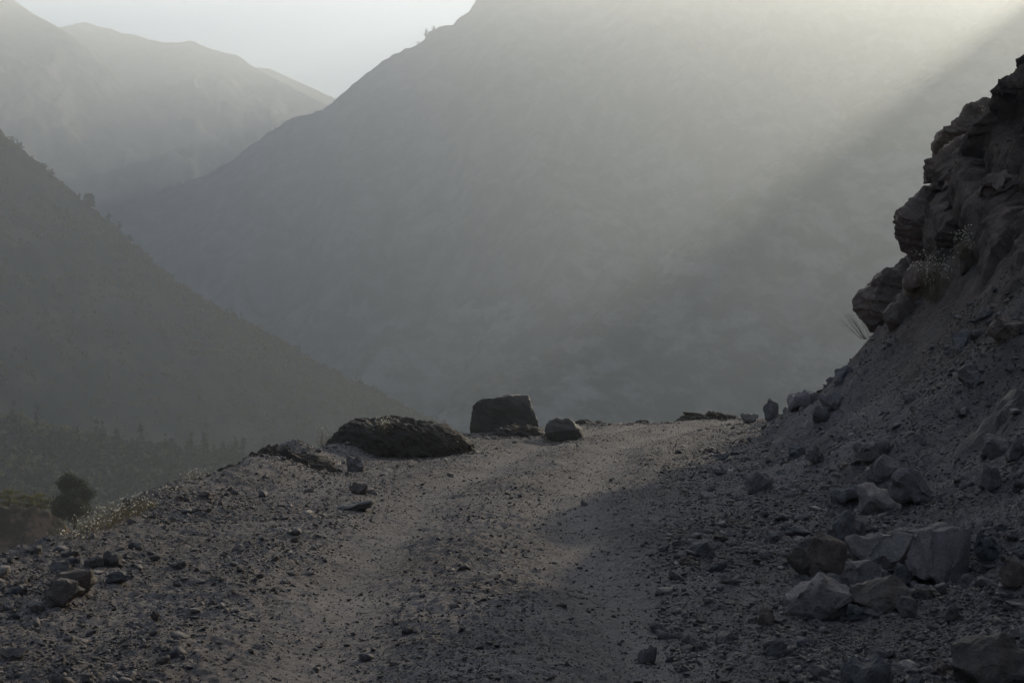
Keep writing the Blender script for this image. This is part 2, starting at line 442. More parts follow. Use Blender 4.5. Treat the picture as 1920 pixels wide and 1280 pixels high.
# ------------------------------------------------------------------ rocks
def hull_rock(seed, n=16, sub=2, rough=0.05, flat=1.0, bevel=0.06, boxy=0.5):
    """angular broken stone about 1 m across, from the hull of random points"""
    rnd = random.Random(seed)
    bm = bmesh.new()
    for k in range(n):
        v = Vector((rnd.gauss(0, 1), rnd.gauss(0, 1), rnd.gauss(0, 1)))
        v.normalize()
        m = max(abs(v.x), abs(v.y), abs(v.z))
        v = v * (1 - boxy) + v / m * boxy * 0.9
        v *= rnd.uniform(0.85, 1.05)
        bm.verts.new((v.x * 0.5, v.y * 0.5, v.z * 0.5 * flat))
    r = bmesh.ops.convex_hull(bm, input=bm.verts)
    bmesh.ops.delete(bm, geom=[g for g in r['geom_interior'] if isinstance(g, bmesh.types.BMVert)], context='VERTS')
    bmesh.ops.dissolve_limit(bm, angle_limit=R(14), verts=bm.verts, edges=bm.edges)
    if bevel > 0:
        bmesh.ops.bevel(bm, geom=list(bm.edges), offset=bevel * 0.5, segments=1, profile=0.5, affect='EDGES', clamp_overlap=True)
    bmesh.ops.triangulate(bm, faces=bm.faces)
    if sub:
        bmesh.ops.subdivide_edges(bm, edges=[e for e in bm.edges if e.calc_length() > 0.12], cuts=sub, use_grid_fill=True)
        bmesh.ops.triangulate(bm, faces=bm.faces)
    bm.normal_update()
    co = np.array([v.co[:] for v in bm.verts]); no = np.array([v.normal[:] for v in bm.verts])
    if rough > 0:
        d = noise3(co, 2.6, seed) * rough * 1.3 + noise3(co, 7.0, seed + 2) * rough * 0.6 - np.abs(noise3(co, 5.0, seed + 8)) * rough * 0.8 + noise3(co, 19.0, seed + 4) * rough * 0.3
        co = co + no * d[:, None]
    f = np.array([[v.index for v in fc.verts] for fc in bm.faces])
    bm.free()
    return co, f

def rock_mesh(name, co, f, mat, angle=38):
    me = mesh_np(name, co, None, mat, True, f)
    try: me.set_sharp_from_angle(angle=R(angle))
    except Exception: pass
    return me

def slab_noise(co, seed, amp, f):
    return noise3(co, f, seed) * amp + noise3(co, f * 2.7, seed + 3) * amp * 0.5 - np.abs(noise3(co, f * 1.7, seed + 6)) * amp * 0.9 + noise3(co, f * 7, seed + 5) * amp * 0.28 + noise3(co, f * 17, seed + 7) * amp * 0.14

def outline_rock(name, pts, D, T, mat, seed, power=3.0, amp=0.05, freq=1.5, M=110, K=56, lean=0.0, smooth_angle=30, skew=0.0, chisel=0, clod=0.0):
    """solid stone or heap of real thickness T standing at distance D"""
    P = np.array([at(x, y, D)[:] for x, y in pts])
    Q = np.concatenate([P, P[:1]]); L = np.concatenate([[0], np.cumsum(np.linalg.norm(np.diff(Q, axis=0), axis=1))])
    u = np.linspace(0, L[-1], M, endpoint=False)
    O = np.stack([np.interp(u, L, Q[:, i]) for i in range(3)], 1)
    c = O.mean(0)
    th = np.linspace(-math.pi / 2, math.pi / 2, K)
    sa = np.sign(np.sin(th)) * np.abs(np.sin(th)) ** (2 / power); ca = np.abs(np.cos(th)) ** (2 / power)
    V = np.zeros((K, M, 3))
    for k in range(K):
        V[k] = c + (O - c) * max(ca[k], 0.002)
        V[k, :, 1] += sa[k] * T / 2 + lean * (V[k, :, 2] - c[2])
        V[k, :, 0] += skew * sa[k]
    V = V.reshape(-1, 3)
    if chisel:
        rs = np.random.RandomState(seed)
        for q in range(chisel):
            nrm = rs.normal(0, 0.5, 3); nrm[1] = -1.0 if q % 4 else 1.0; nrm /= np.linalg.norm(nrm)
            pr = (V - c) @ nrm; lim = pr.max() * rs.uniform(0.55, 0.85)
            over = np.maximum(pr - lim, 0); V = V - over[:, None] * nrm * 0.93
    d = V - c; l = np.linalg.norm(d, axis=1, keepdims=True) + 1e-6
    dd = slab_noise(V, seed, amp, freq)
    if clod: dd = dd + clod * (0.6 - 1.5 * np.abs(noise3(V, 5.0, seed + 21)) + 0.7 * noise3(V, 12.0, seed + 22) - 0.6 * np.abs(noise3(V, 22.0, seed + 23)))
    V = V + d / l * dd[:, None]
    k = np.arange(K - 1)[:, None] * M; j = np.arange(M)[None, :]; jn = (j + 1) % M
    f = np.stack([(k + j).ravel(), (k + M + j).ravel(), (k + M + jn).ravel(), (k + jn).ravel()], 1)
    org = Vector((c[0], c[1], O[:, 2].min()))
    V = V - np.array(org[:])
    me = mesh_np(name, V, f, mat, True)
    try: me.set_sharp_from_angle(angle=R(smooth_angle))
    except Exception: pass
    return link(name, me, loc=org)

def tagged(o, label, cat, group=None):
    o['label'] = label; o['category'] = cat
    if group: o['group'] = group
    return o

# --- the two boulders and the heaps on the valley side of the road
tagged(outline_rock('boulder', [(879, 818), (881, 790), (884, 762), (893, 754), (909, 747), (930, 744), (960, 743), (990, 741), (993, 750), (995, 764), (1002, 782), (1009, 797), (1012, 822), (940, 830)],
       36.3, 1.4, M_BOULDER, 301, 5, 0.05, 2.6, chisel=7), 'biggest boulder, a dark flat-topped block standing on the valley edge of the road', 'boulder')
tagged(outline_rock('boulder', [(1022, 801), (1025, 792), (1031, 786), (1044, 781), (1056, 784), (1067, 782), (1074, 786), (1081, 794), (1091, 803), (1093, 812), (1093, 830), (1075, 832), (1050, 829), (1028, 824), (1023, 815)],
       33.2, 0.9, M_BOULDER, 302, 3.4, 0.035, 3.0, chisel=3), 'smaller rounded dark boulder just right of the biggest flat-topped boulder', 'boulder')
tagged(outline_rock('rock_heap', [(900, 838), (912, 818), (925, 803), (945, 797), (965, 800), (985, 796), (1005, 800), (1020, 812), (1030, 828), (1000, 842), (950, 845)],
       34.4, 1.3, M_SHADE_SOIL, 303, 2.2, 0.06, 3.5, clod=0.05), 'low heap of broken grey rock lying at the foot of the biggest boulder', 'rock heap')
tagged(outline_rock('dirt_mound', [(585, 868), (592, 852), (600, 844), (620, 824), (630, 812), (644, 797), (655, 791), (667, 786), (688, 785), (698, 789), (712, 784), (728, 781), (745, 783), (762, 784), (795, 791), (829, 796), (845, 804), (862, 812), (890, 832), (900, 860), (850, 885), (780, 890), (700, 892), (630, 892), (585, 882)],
       27.2, 2.0, M_SHADE_SOIL, 304, 2.3, 0.045, 2.6, M=300, K=150, clod=0.045), 'long dark mound of earth left of the boulders on the valley edge', 'mound')
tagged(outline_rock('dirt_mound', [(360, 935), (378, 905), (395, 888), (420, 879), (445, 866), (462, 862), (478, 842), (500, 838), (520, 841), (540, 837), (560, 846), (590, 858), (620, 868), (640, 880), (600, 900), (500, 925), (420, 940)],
       22.0, 1.5, M_SHADE_SOIL, 305, 2.2, 0.13, 3.0, M=170, K=120, clod=0.035), 'rough grey bank of broken earth on the verge left of the long dark mound', 'mound')
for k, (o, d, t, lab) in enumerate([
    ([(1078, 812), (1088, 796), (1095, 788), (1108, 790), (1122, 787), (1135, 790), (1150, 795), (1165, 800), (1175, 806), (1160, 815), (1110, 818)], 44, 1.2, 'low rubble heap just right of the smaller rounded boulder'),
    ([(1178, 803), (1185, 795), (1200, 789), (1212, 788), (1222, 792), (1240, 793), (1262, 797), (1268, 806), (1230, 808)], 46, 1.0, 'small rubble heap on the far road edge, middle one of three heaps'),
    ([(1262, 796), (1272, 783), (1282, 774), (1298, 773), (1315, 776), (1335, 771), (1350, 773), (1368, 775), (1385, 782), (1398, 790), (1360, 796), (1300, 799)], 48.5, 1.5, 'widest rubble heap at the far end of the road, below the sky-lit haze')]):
    tagged(outline_rock('rubble_heap', o, d, t, M_SHADE_SOIL, 310 + k, 2.0, 0.13, 4.0), lab, 'rubble heap', 'rubble heaps along the far road edge')

# --- rock outcrop high on the hillside
CLIFF = [
    ([(1604, 547), (1615, 541), (1626, 534), (1650, 512), (1668, 500), (1690, 488), (1720, 468), (1790, 455), (1840, 480), (1810, 560), (1760, 615), (1690, 632), (1640, 628), (1622, 616), (1612, 596), (1606, 570)], 38.0, 3.0, 4.0, 'lowest overhanging block of the outcrop, its blunt nose above the bare twig shrub'),
    ([(1677, 440), (1679, 420), (1682, 408), (1700, 385), (1730, 357), (1752, 344), (1800, 330), (1850, 350), (1860, 400), (1800, 450), (1740, 478), (1712, 487), (1696, 484), (1685, 474), (1681, 458)], 37.0, 2.4, 3.0, 'rounded bulging block of the outcrop with a lit rim, under the nose-shaped rock'),
    ([(1727, 324), (1730, 312), (1740, 300), (1752, 291), (1775, 268), (1800, 247), (1830, 243), (1880, 262), (1900, 320), (1860, 370), (1790, 372), (1757, 352), (1749, 341), (1731, 340)], 36.0, 2.2, 3.2, 'nose-shaped rock jutting out of the upper outcrop with a notch under it'),
    ([(1751, 285), (1750, 270), (1756, 255), (1765, 243), (1777, 241), (1788, 227), (1806, 210), (1815, 202), (1834, 198), (1850, 203), (1885, 215), (1900, 260), (1880, 300), (1800, 300), (1760, 296)], 37.2, 2.6, 2.8, 'humped brown rock forming the shoulder above the nose-shaped rock'),
    ([(1865, 192), (1872, 182), (1888, 170), (1905, 158), (1925, 148), (1990, 110), (2060, 140), (2050, 240), (1960, 290), (1890, 260), (1866, 215)], 37.0, 3.0, 2.6, 'topmost rock of the outcrop, cut by the right edge of the picture'),
    ([(1746, 391), (1758, 376), (1772, 366), (1790, 367), (1805, 372), (1828, 395), (1820, 412), (1805, 422), (1779, 423), (1760, 410)], 34.6, 1.1, 3.2, 'dark undercut block set in the middle of the outcrop'),
    ([(1700, 560), (1730, 520), (1775, 490), (1800, 470), (1815, 480), (1790, 530), (1760, 575), (1720, 590)], 35.6, 1.0, 3.0, 'grey slanting slab beside the white-headed plant on the outcrop'),
    ([(1800, 330), (1850, 290), (1920, 270), (2000, 280), (2010, 360), (1940, 420), (1860, 420), (1810, 380)], 34.5, 2.0, 2.4, 'broad brown bulge of rock at the right edge below the top of the outcrop'),
]
for k, (o, d, t, p, lab) in enumerate(CLIFF):
    tagged(outline_rock('outcrop_rock', o, d, t, M_CRAG, 330 + k, p, 0.11, 1.5, M=220, K=120, skew=0.2, chisel=14, clod=0.035), lab, 'rock', 'rocks of the outcrop on the right hillside')

# --- stone prototypes
PROTO = []
for k in range(16):
    co, f = hull_rock(400 + k, n=[20, 16, 26, 32][k % 4], sub=3, rough=[0.07, 0.085, 0.075, 0.10][k % 4], flat=[0.75, 0.55, 0.85, 0.65][k % 4], bevel=[0.08, 0.10, 0.09, 0.12][k % 4], boxy=[0.5, 0.2, 0.7, 0.35][k % 4])
    top = np.abs(co[co[:, 2] > 0.1][:, :2]).mean(); bot = np.abs(co[co[:, 2] < -0.1][:, :2]).mean()
    if top > bot: co = co * np.array([1, -1, -1.0])
    PROTO.append((co, f))
PMESH = {}
def proto_mesh(k, mat):
    key = (k, mat.name)
    if key not in PMESH:
        PMESH[key] = rock_mesh('stone', PROTO[k][0], PROTO[k][1], mat)
    return PMESH[key]

def put_rock(k, mat, loc, w, h, rz, tilt, label, group=None, name='rock', sink=0.18, dep=None):
    o = bpy.data.objects.new(name, proto_mesh(k, mat))
    COL.objects.link(o)
    lo = PROTO[k][0].min(0); hi = PROTO[k][0].max(0); ext = hi - lo
    o.rotation_euler = (tilt[0], tilt[1], rz)
    o.scale = (w / ext[0], (dep or w * 0.85) / ext[1], h / ext[2])
    o.location = (loc[0], loc[1], loc[2] + h * (0.5 - sink))
    return tagged(o, label, 'rock', group)

# named stones: photo left, top, right, bottom, prototype, material, label
G_R = 'fallen rocks at the foot of the right hillside'
G_L = 'stones on the verge left of the road'
HERO = [
    (1713, 1008, 1831, 1106, 2, M_ROCKP, 'pale pinkish block with a flat square face, largest in the rock pile at lower right', G_R),
    (1598, 1006, 1718, 1084, 13, M_ROCK, 'rounded grey rock touching the left side of the pale pinkish block', G_R),
    (1480, 1086, 1608, 1170, 0, M_ROCKP, 'dusty peaked rock at the front of the rock pile nearest the road', G_R),
    (1604, 1098, 1718, 1158, 4, M_ROCKD, 'dark flat-topped rock between the dusty peaked rock and the pale pinkish block', G_R),
    (1512, 1012, 1594, 1092, 8, M_ROCKD, 'dark angular rock behind the dusty peaked rock', G_R),
    (1553, 968, 1628, 1030, 12, M_ROCK, 'pointed triangular rock standing up behind the dark angular rock', G_R),
    (1480, 1038, 1534, 1088, 6, M_ROCKD, 'small dark wedge of rock leaning on the left of the dark angular rock', G_R),
    (1590, 1064, 1680, 1116, 5, M_ROCK, 'lumpy round rock in the middle of the rock pile', G_R),
    (1612, 915, 1681, 972, 10, M_ROCKP, 'light square slab lying above the pointed triangular rock', G_R),
    (1680, 892, 1766, 950, 1, M_ROCKP, 'long pale slab tilted up the slope right of the light square slab', G_R),
    (1564, 915, 1618, 952, 9, M_ROCK, 'grey rock directly left of the light square slab', G_R),
    (1394, 888, 1450, 932, 12, M_ROCKP, 'lone pinkish rock at the road edge above the scattered rubble', G_R),
    (1628, 858, 1692, 910, 0, M_ROCK, 'spiky grey rock above the long pale slab', G_R),
    (1423, 1147, 1453, 1178, 10, M_ROCKD, 'small dark cube-like rock alone in front of the rock pile', G_R),
    (1680, 1064, 1714, 1102, 5, M_ROCK, 'small round stone wedged under the left corner of the pale pinkish block', G_R),
    (1800, 1214, 1935, 1300, 4, M_ROCKD, 'dark rock cut by the bottom right corner of the picture', G_R),
    (1590, 1232, 1676, 1300, 9, M_ROCK, 'rock cut by the bottom edge below the dusty peaked rock', G_R),
    (1540, 1074, 1592, 1108, 13, M_ROCK, 'small smooth stone between the dark angular rock and the lumpy round rock', G_R),
    (1776, 1140, 1810, 1172, 1, M_ROCK, 'small round stone below the pale pinkish block', G_R),
    (1686, 994, 1782, 1032, 3, M_ROCK, 'flat dark slab lying behind the pale pinkish block', G_R),
    (1590, 1136, 1640, 1168, 7, M_ROCK, 'small grey stone in front of the dark flat-topped rock', G_R),
    (1682, 1128, 1722, 1164, 8, M_ROCK, 'small angular stone at the right foot of the dark flat-topped rock', G_R),
    (1478, 715, 1536, 757, 9, M_ROCKP, 'large pale rock half buried high at the hillside foot near the far road bend', G_R),
    (1540, 738, 1579, 774, 13, M_ROCKP, 'pale rounded rock right of the half-buried one at the hillside foot', G_R),
    (1524, 767, 1556, 797, 6, M_ROCK, 'grey rock just below the pale rounded rock at the hillside foot', G_R),
    (1431, 741, 1462, 780, 8, M_ROCK, 'knobbly rock standing up where the road meets the hillside at the far bend', G_R),
    (1390, 766, 1422, 784, 13, M_ROCK, 'low rounded rock on the far road crest left of the knobbly rock', G_R),
    (1511, 842, 1546, 876, 12, M_ROCK, 'leaning grey rock at the hillside foot beside the end of the shaded road', G_R),
    (1604, 824, 1670, 868, 3, M_ROCK, 'thin grey slab lying up the slope above the spiky grey rock', G_R),
    (1848, 816, 1898, 858, 10, M_ROCK, 'squarish grey rock below the long dark ledge at the right edge', G_R),
    (1896, 832, 1935, 872, 1, M_ROCKP, 'pale rock at the right edge beside the squarish grey rock', G_R),
    (1845, 880, 1890, 925, 5, M_ROCK, 'rock at the right edge halfway between the ledge and the rock pile', G_R),
    (1830, 1010, 1885, 1060, 7, M_ROCK, 'rock right of the pale pinkish block near the picture edge', G_R),
    (1880, 1060, 1925, 1110, 8, M_ROCKD, 'dark rock at the picture edge right of the rock pile', G_R),
    (77, 1098, 150, 1149, 8, M_ROCKD, 'largest stone on the left verge, dark with one bright sunlit edge', G_L),
    (86, 1080, 168, 1124, 2, M_ROCKD, 'flat-topped dark stone right behind the largest stone of the left verge', G_L),
    (90, 1055, 132, 1078, 4, M_ROCK, 'brownish stone up the verge above the flat-topped dark stone', G_L),
    (186, 1036, 222, 1064, 6, M_ROCK, 'dark stone with a lit right side on the verge, above the row of small stones', G_L),
    (240, 1016, 268, 1036, 10, M_ROCK, 'squarish stone with a bright right edge below the white-headed plants', G_L),
    (156, 1046, 190, 1066, 3, M_ROCK, 'flat stone left of the dark stone with a lit right side', G_L),
    (198, 1082, 248, 1104, 5, M_ROCK, 'low stone in the verge rubble right of the flat-topped dark stone', G_L),
    (12, 1102, 50, 1124, 9, M_ROCK, 'stone at the left picture edge beside the largest stone of the verge', G_L),
    (-6, 1220, 44, 1246, 13, M_ROCK, 'smooth dark stone alone on the road in the bottom left corner', G_L),
    (317, 1054, 350, 1069, 3, M_ROCK, 'flat pale-topped stone at the start of the verge right of the rubble', G_L),
    (322, 1084, 340, 1098, 0, M_ROCK, 'small pointed stone alone on the gravel in the left foreground', G_L),
    (281, 1154, 297, 1170, 6, M_ROCKD, 'tiny dark stone alone on the lit gravel in the lower left', G_L),
    (655, 906, 693, 931, 13, M_ROCKD, 'round dark stone alone on the road below the long dark mound', G_L),
    (646, 858, 682, 890, 7, M_ROCK, 'upright grey stone at the road edge in front of the long dark mound', G_L),
    (630, 942, 700, 957, 3, M_ROCK, 'pair-like flat sliver of stone sunk in the road below the round dark stone', G_L),
    (1198, 1210, 1232, 1252, 9, M_ROCK, 'grey stone on the road near the bottom edge, right of the centre', G_R),
]
USED = []
for k, (l, t, r, b, p, m, lab, g) in enumerate(HERO):
    h = hit((l + r) / 2, b - 0.12 * (b - t))
    if h is None: 
        h = hit((l + r) / 2, b + 8)
        if h is None: continue
    D = h.y
    w = (r - l) / FPX * D; hh = (b - t) / FPX * D * 1.12
    rnd = random.Random(900 + k)
    put_rock(p, m, (h.x, h.y + w * 0.25, gz(h.x, h.y + w * 0.25) if hh < 0.3 else h.z), w * 1.04, hh * 1.1, rnd.uniform(-0.5, 0.5), (rnd.uniform(-.15, .15), rnd.uniform(-.2, .2)), lab, g, sink=0.14)
    USED.append((h.x, h.y + w * 0.25, w * 0.5))

# long dark ledge at the right edge
h = hit(1850, 830)
if h is not None:
    put_rock(11, M_BOULDER, (h.x + 0.38, h.y + 0.1, h.z + 0.0), 1.6, 0.42, 0.5, (0.15, -0.62), 'long dark tilted ledge of rock at the right edge of the picture', sink=0.1, dep=0.9, name='rock_ledge')

# --- rocks bedded in the hillside around the outcrop
BED = [
    (1700, 500, 1790, 560, 1, M_CRAG, 0.35, 'flat brown rock bedded in the hillside behind the lowest overhanging block'),
    (1790, 470, 1850, 530, 6, M_CRAG, 0.5, 'brown rock bedded in the hillside right of the white-dotted plants'),
    (1830, 420, 1900, 500, 9, M_CRAG, 0.2, 'squat brown rock bedded under the broad bulge at the right edge'),
    (1660, 570, 1730, 625, 4, M_CRAG, 0.4, 'brown rock bedded just below the lowest overhanging block'),
    (1740, 425, 1800, 465, 12, M_CRAG, 0.6, 'small brown rock right under the dark undercut block'),
    (1560, 700, 1600, 730, 3, M_ROCK, 0.5, 'thin slab lying on the scree slope above the pale rounded rock'),
    (1780, 640, 1830, 670, 3, M_ROCK, 0.6, 'thin slab lying in the middle of the scree slope'),
    (1860, 600, 1925, 650, 7, M_CRAG, 0.3, 'brown rock bedded in the scree at the right picture edge'),
    (1690, 735, 1730, 760, 1, M_ROCK, 0.5, 'flat stone on the lower scree left of the long dark ledge'),
    (1800, 700, 1850, 735, 3, M_ROCK, 0.6, 'flat stone on the scree just above the long dark ledge'),
    (1840, 340, 1925, 420, 5, M_CRAG, 0.1, 'round brown rock bedded near the right edge level with the notch'),
]
for k, (l, t, r, b, p, m, til, lab) in enumerate(BED):
    h = hit((l + r) / 2, (t + b) / 2)
    if h is None: continue
    w = (r - l) / FPX * h.y; hh = (b - t) / FPX * h.y
    put_rock(p, m, (h.x, h.y + 0.1 * w, h.z - hh * 0.35), w * 1.2, hh * 1.3, 0.3 * k, (0.2, -til - 0.35), lab, 'rocks bedded in the right hillside', sink=0.1, dep=w * 0.9)

# --- scattered stones
def edges(y):
    return np.interp(y, TY, TL), np.interp(y, TY, TR)

def density(x, y):
    """how stony the ground is (0..1) and the zone name"""
    xl, xr = edges(y)
    dl = x - xl; dr = xr - x
    if dr < 2.2:
        base = 0.35 + 0.65 * float(sstep(2.2, 0.5, np.array(dr)))
        if dr < -3: base *= 0.30
        return base, 'right'
    if dl < 1.1:
        return (0.75 if dl > -0.8 else 0.4), 'left'
    u = x - (xl + xr) / 2
    tr = 1 - 1.0 * math.exp(-((u + 0.85) / 0.5) ** 2) - 1.0 * math.exp(-((u - 0.95) / 0.5) ** 2)
    return (0.13 if u < -1.2 else 0.05) * max(tr, 0.03), 'road'

def sample(rnd, dmin, dmax):
    while True:
        D = dmin * (dmax / dmin) ** rnd.random()
        x = D * rnd.uniform(-0.41, 0.45)
        p, zone = density(x, D)
        xl, xr = edges(D)
        if x < xl - 1.5 or x > xr + 5: continue
        if rnd.random() < p * min(1.2, max(0.1, 0.45 + 2.2 * float(fbm(np.array([x * 1.1]), np.array([D * 0.6]), 3, 71)[0]))): return x, D, zone

SLAB = {'right': [('broken grey stone among the loose rubble at the foot of the right hillside', M_ROCK), ('brown stone among the loose rubble at the foot of the right hillside', M_ROCKD), ('pale dusty stone among the loose rubble at the foot of the right hillside', M_ROCKP)],
        'left': [('small grey stone in the stony verge between the road and the valley', M_ROCK), ('small brown stone in the stony verge between the road and the valley', M_ROCKD), ('small grey stone in the stony verge between the road and the valley', M_ROCK)],
        'road': [('loose grey stone lying on the gravel of the road', M_ROCK), ('dark stone lying on the gravel of the road', M_ROCKD), ('loose grey stone lying on the gravel of the road', M_ROCK)]}
SGRP = {'right': 'loose stones at the foot of the right hillside', 'left': 'small stones of the left verge', 'road': 'loose stones on the road'}
rnd = random.Random(7)
count = 0
while count < 240:
    x, y, zone = sample(rnd, 6.5, 44)
    s = (0.045 if zone == 'road' else 0.060 if zone == 'left' else 0.085) * (0.75 + rnd.paretovariate(2.6) * 0.55)
    s *= 1 + 0.018 * y
    s = min(s, {'left': 0.14, 'right': 0.32, 'road': 0.11}[zone])
    if any((x - a) ** 2 + (y - b) ** 2 < (c + s * 0.5) ** 2 for a, b, c in USED): continue
    USED.append((x, y, s * 0.4))
    lab, m = SLAB[zone][0 if rnd.random() < .5 else rnd.randrange(3)]
    put_rock(rnd.randrange(16), m, (x, y, gz(x, y)), s, s * rnd.uniform(.45, .8), rnd.uniform(0, 6.28), (rnd.uniform(-.35, .35), rnd.uniform(-.35, .35)), lab, SGRP[zone], sink=0.3, dep=s * rnd.uniform(.6, 1.1))
    count += 1

# rubble and gravel: nobody could count them
def low_rock(seed, n):
    co, f = hull_rock(seed, n=n, sub=0, rough=0, flat=0.7, bevel=0, boxy=0.3)
    return co, f
LOW = [low_rock(600 + k, 11) for k in range(10)]

def scatter_mesh(name, P, Sz, mat, seed, kinds):
    rs = np.random.RandomState(seed)
    vs, fs, off = [], [], 0
    kk = rs.randint(0, len(kinds), len(P))
    for q, (co, f) in enumerate(kinds):
        I = np.nonzero(kk == q)[0]
        if len(I) == 0: continue
        n = len(I)
        a = rs.rand(n) * 6.283; b = (rs.rand(n) - .5) * 0.9; c = (rs.rand(n) - .5) * 0.9
        sc = Sz[I][:, None] * np.stack([0.8 + 0.5 * rs.rand(n), 0.7 + 0.4 * rs.rand(n), 0.5 + 0.5 * rs.rand(n)], 1)
        v = co[None] * sc[:, None, :]
        ca, sa = np.cos(a)[:, None], np.sin(a)[:, None]
        x, y, z = v[..., 0], v[..., 1], v[..., 2]
        cb, sb = np.cos(b)[:, None], np.sin(b)[:, None]
        y, z = y * cb - z * sb, y * sb + z * cb
        cc, ss = np.cos(c)[:, None], np.sin(c)[:, None]
        x, z = x * cc + z * ss, -x * ss + z * cc
        x, y = x * ca - y * sa, x * sa + y * ca
        v = np.stack([x, y, z], -1) + P[I][:, None, :]
        m = len(co)
        vs.append(v.reshape(-1, 3)); fs.append((f[None] + (np.arange(n) * m)[:, None, None] + off).reshape(-1, 3)); off += n * m
    me = mesh_np(name, np.concatenate(vs), None, mat, False, np.concatenate(fs))
    return me

def scatter_points(n, seed, dmin, dmax, uniform=0.0):
    rs = np.random.RandomState(seed)
    xs, ys = [], []
    got = 0
    while got < n:
        D = dmin * (dmax / dmin) ** rs.rand(40000)
        X = D * (rs.rand(40000) * 0.88 - 0.42)
        xl, xr = edges(D)
        dl, dr = X - xl, xr - X
        u = X - (xl + xr) / 2
        tr = 1 - 1.0 * np.exp(-((u + 0.85) / 0.5) ** 2) - 1.0 * np.exp(-((u - 0.95) / 0.5) ** 2)
        p = np.where(dr < 2.2, (0.35 + 0.65 * sstep(2.2, 0.5, dr)) * np.where(dr < -3, 0.55, 1), np.where(dl < 1.1, 0.55, np.where(u < -1.2, 0.26, 0.12) * np.maximum(tr, 0.05)))
        p = p * (1 - uniform) + uniform * np.where(dr < -3, .5, 1) * np.clip(tr, 0.5, 1)
        p = p * np.clip(0.35 + 2.0 * (fbm(X * 1.1, D * 0.6, 3, 71) + 0.15), 0.12 + 0.75 * (uniform > 0), 1.25)
        ok = (rs.rand(40000) < p) & (X > xl - 1.5) & (X < xr + 7)
        xs.append(X[ok]); ys.append(D[ok]); got += ok.sum()
    X = np.concatenate(xs)[:n]; Y = np.concatenate(ys)[:n]
    return X, Y, ground(X, Y)

X, Y, Z = scatter_points(22000, 11, 5.5, 50)
rs = np.random.RandomState(15)
for q in [o for o in bpy.data.objects if o.name.split('.')[0] in ('boulder', 'dirt_mound', 'rock_heap', 'rubble_heap')]:   # debris banked round the heaps
    bb = np.array([v.co[:] for v in q.data.vertices]); wx = (bb[:, 0].max() - bb[:, 0].min()) / 2
    n_ = int(260 * wx + 80)
    xx = q.location.x + rs.uniform(-1.15, 1.15, n_) * wx; yy = q.location.y - 0.45 - np.abs(rs.normal(0, 0.45, n_))
    X = np.concatenate([X, xx]); Y = np.concatenate([Y, yy]); Z = np.concatenate([Z, ground(xx, yy)])
rs = np.random.RandomState(5)
sz = 0.022 * (1 + rs.pareto(2.5, len(X)) * 0.6) * (1 + 0.03 * Y); sz = np.minimum(sz, 0.16)
me = scatter_mesh('rubble', np.stack([X, Y, Z + sz * 0.12], 1), sz, M_GRAVEL, 3, LOW)
link('rubble', me, kind='stuff')
X, Y, Z = scatter_points(190000, 12, 5.5, 50, 0.35)
sz = 0.010 * (1 + rs.pareto(2.5, len(X)) * 0.6) * (0.8 + 0.055 * Y); sz = np.minimum(sz, 0.06)
me = scatter_mesh('gravel', np.stack([X, Y, Z + sz * 0.15], 1), sz, M_GRAVEL, 4, [low_rock(640 + k, 7) for k in range(6)])
link('gravel', me, kind='stuff')

# ------------------------------------------------------------------ vegetation
def leaf_mat(name, c1, c2, trans=0.35):
    m, nt, b = new_mat(name)
    f = tex_noise(nt, 1.5, 3, 0.6)
    col = ramp(nt, f, [(0.35, c1), (0.65, c2)])
    nt.links.new(col, b.inputs['Base Color'])
    b.inputs['Roughness'].default_value = 0.7
    if trans > 0:
        t = nt.nodes.new('ShaderNodeBsdfTranslucent'); nt.links.new(col, t.inputs['Color'])
        mx = nt.nodes.new('ShaderNodeMixShader'); mx.inputs[0].default_value = trans
        nt.links.new(b.outputs[0], mx.inputs[1]); nt.links.new(t.outputs[0], mx.inputs[2])
        nt.links.new(mx.outputs[0], nt.nodes['Material Output'].inputs['Surface'])
    return m
M_LEAF = leaf_mat('dark_foliage', (0.030, 0.040, 0.022), (0.060, 0.070, 0.035), 0.25)
M_LEAFO = leaf_mat('olive_foliage', (0.09, 0.090, 0.036), (0.27, 0.23, 0.09), 0.4)
M_BARK = mat_rock('bark', (0.05, 0.04, 0.03), (0.10, 0.08, 0.06), 6, 0.1)
M_STEM = leaf_mat('dry_stem', (0.13, 0.105, 0.05), (0.22, 0.175, 0.09), 0.3)
M_TWIG = leaf_mat('bare_twig', (0.05, 0.04, 0.03), (0.09, 0.07, 0.05), 0.0)
M_HEAD = leaf_mat('seed_head', (0.75, 0.70, 0.58), (0.85, 0.82, 0.74), 0.6)

def tube(vs, fs, pts, r0, r1, sides=4):
    n0 = sum(len(v) for v in vs)
    pts = np.array(pts); n = len(pts)
    T = np.gradient(pts, axis=0); T /= np.linalg.norm(T, axis=1, keepdims=True) + 1e-9
    ref = np.array([0.31, 0.95, 0.1]); A = np.cross(T, ref); A /= np.linalg.norm(A, axis=1, keepdims=True) + 1e-9
    B = np.cross(T, A)
    r = np.linspace(r0, r1, n)[:, None]
    ring = []
    for k in range(sides):
        a = 2 * math.pi * k / sides
        ring.append(pts + (A * math.cos(a) + B * math.sin(a)) * r)
    V = np.stack(ring, 1).reshape(-1, 3)
    i = np.arange(n - 1)[:, None] * sides; j = np.arange(sides)[None]; jn = (j + 1) % sides
    F = np.stack([(i + j).ravel(), (i + jn).ravel(), (i + sides + jn).ravel(), (i + sides + j).ravel()], 1) + n0
    vs.append(V); fs.append(F)

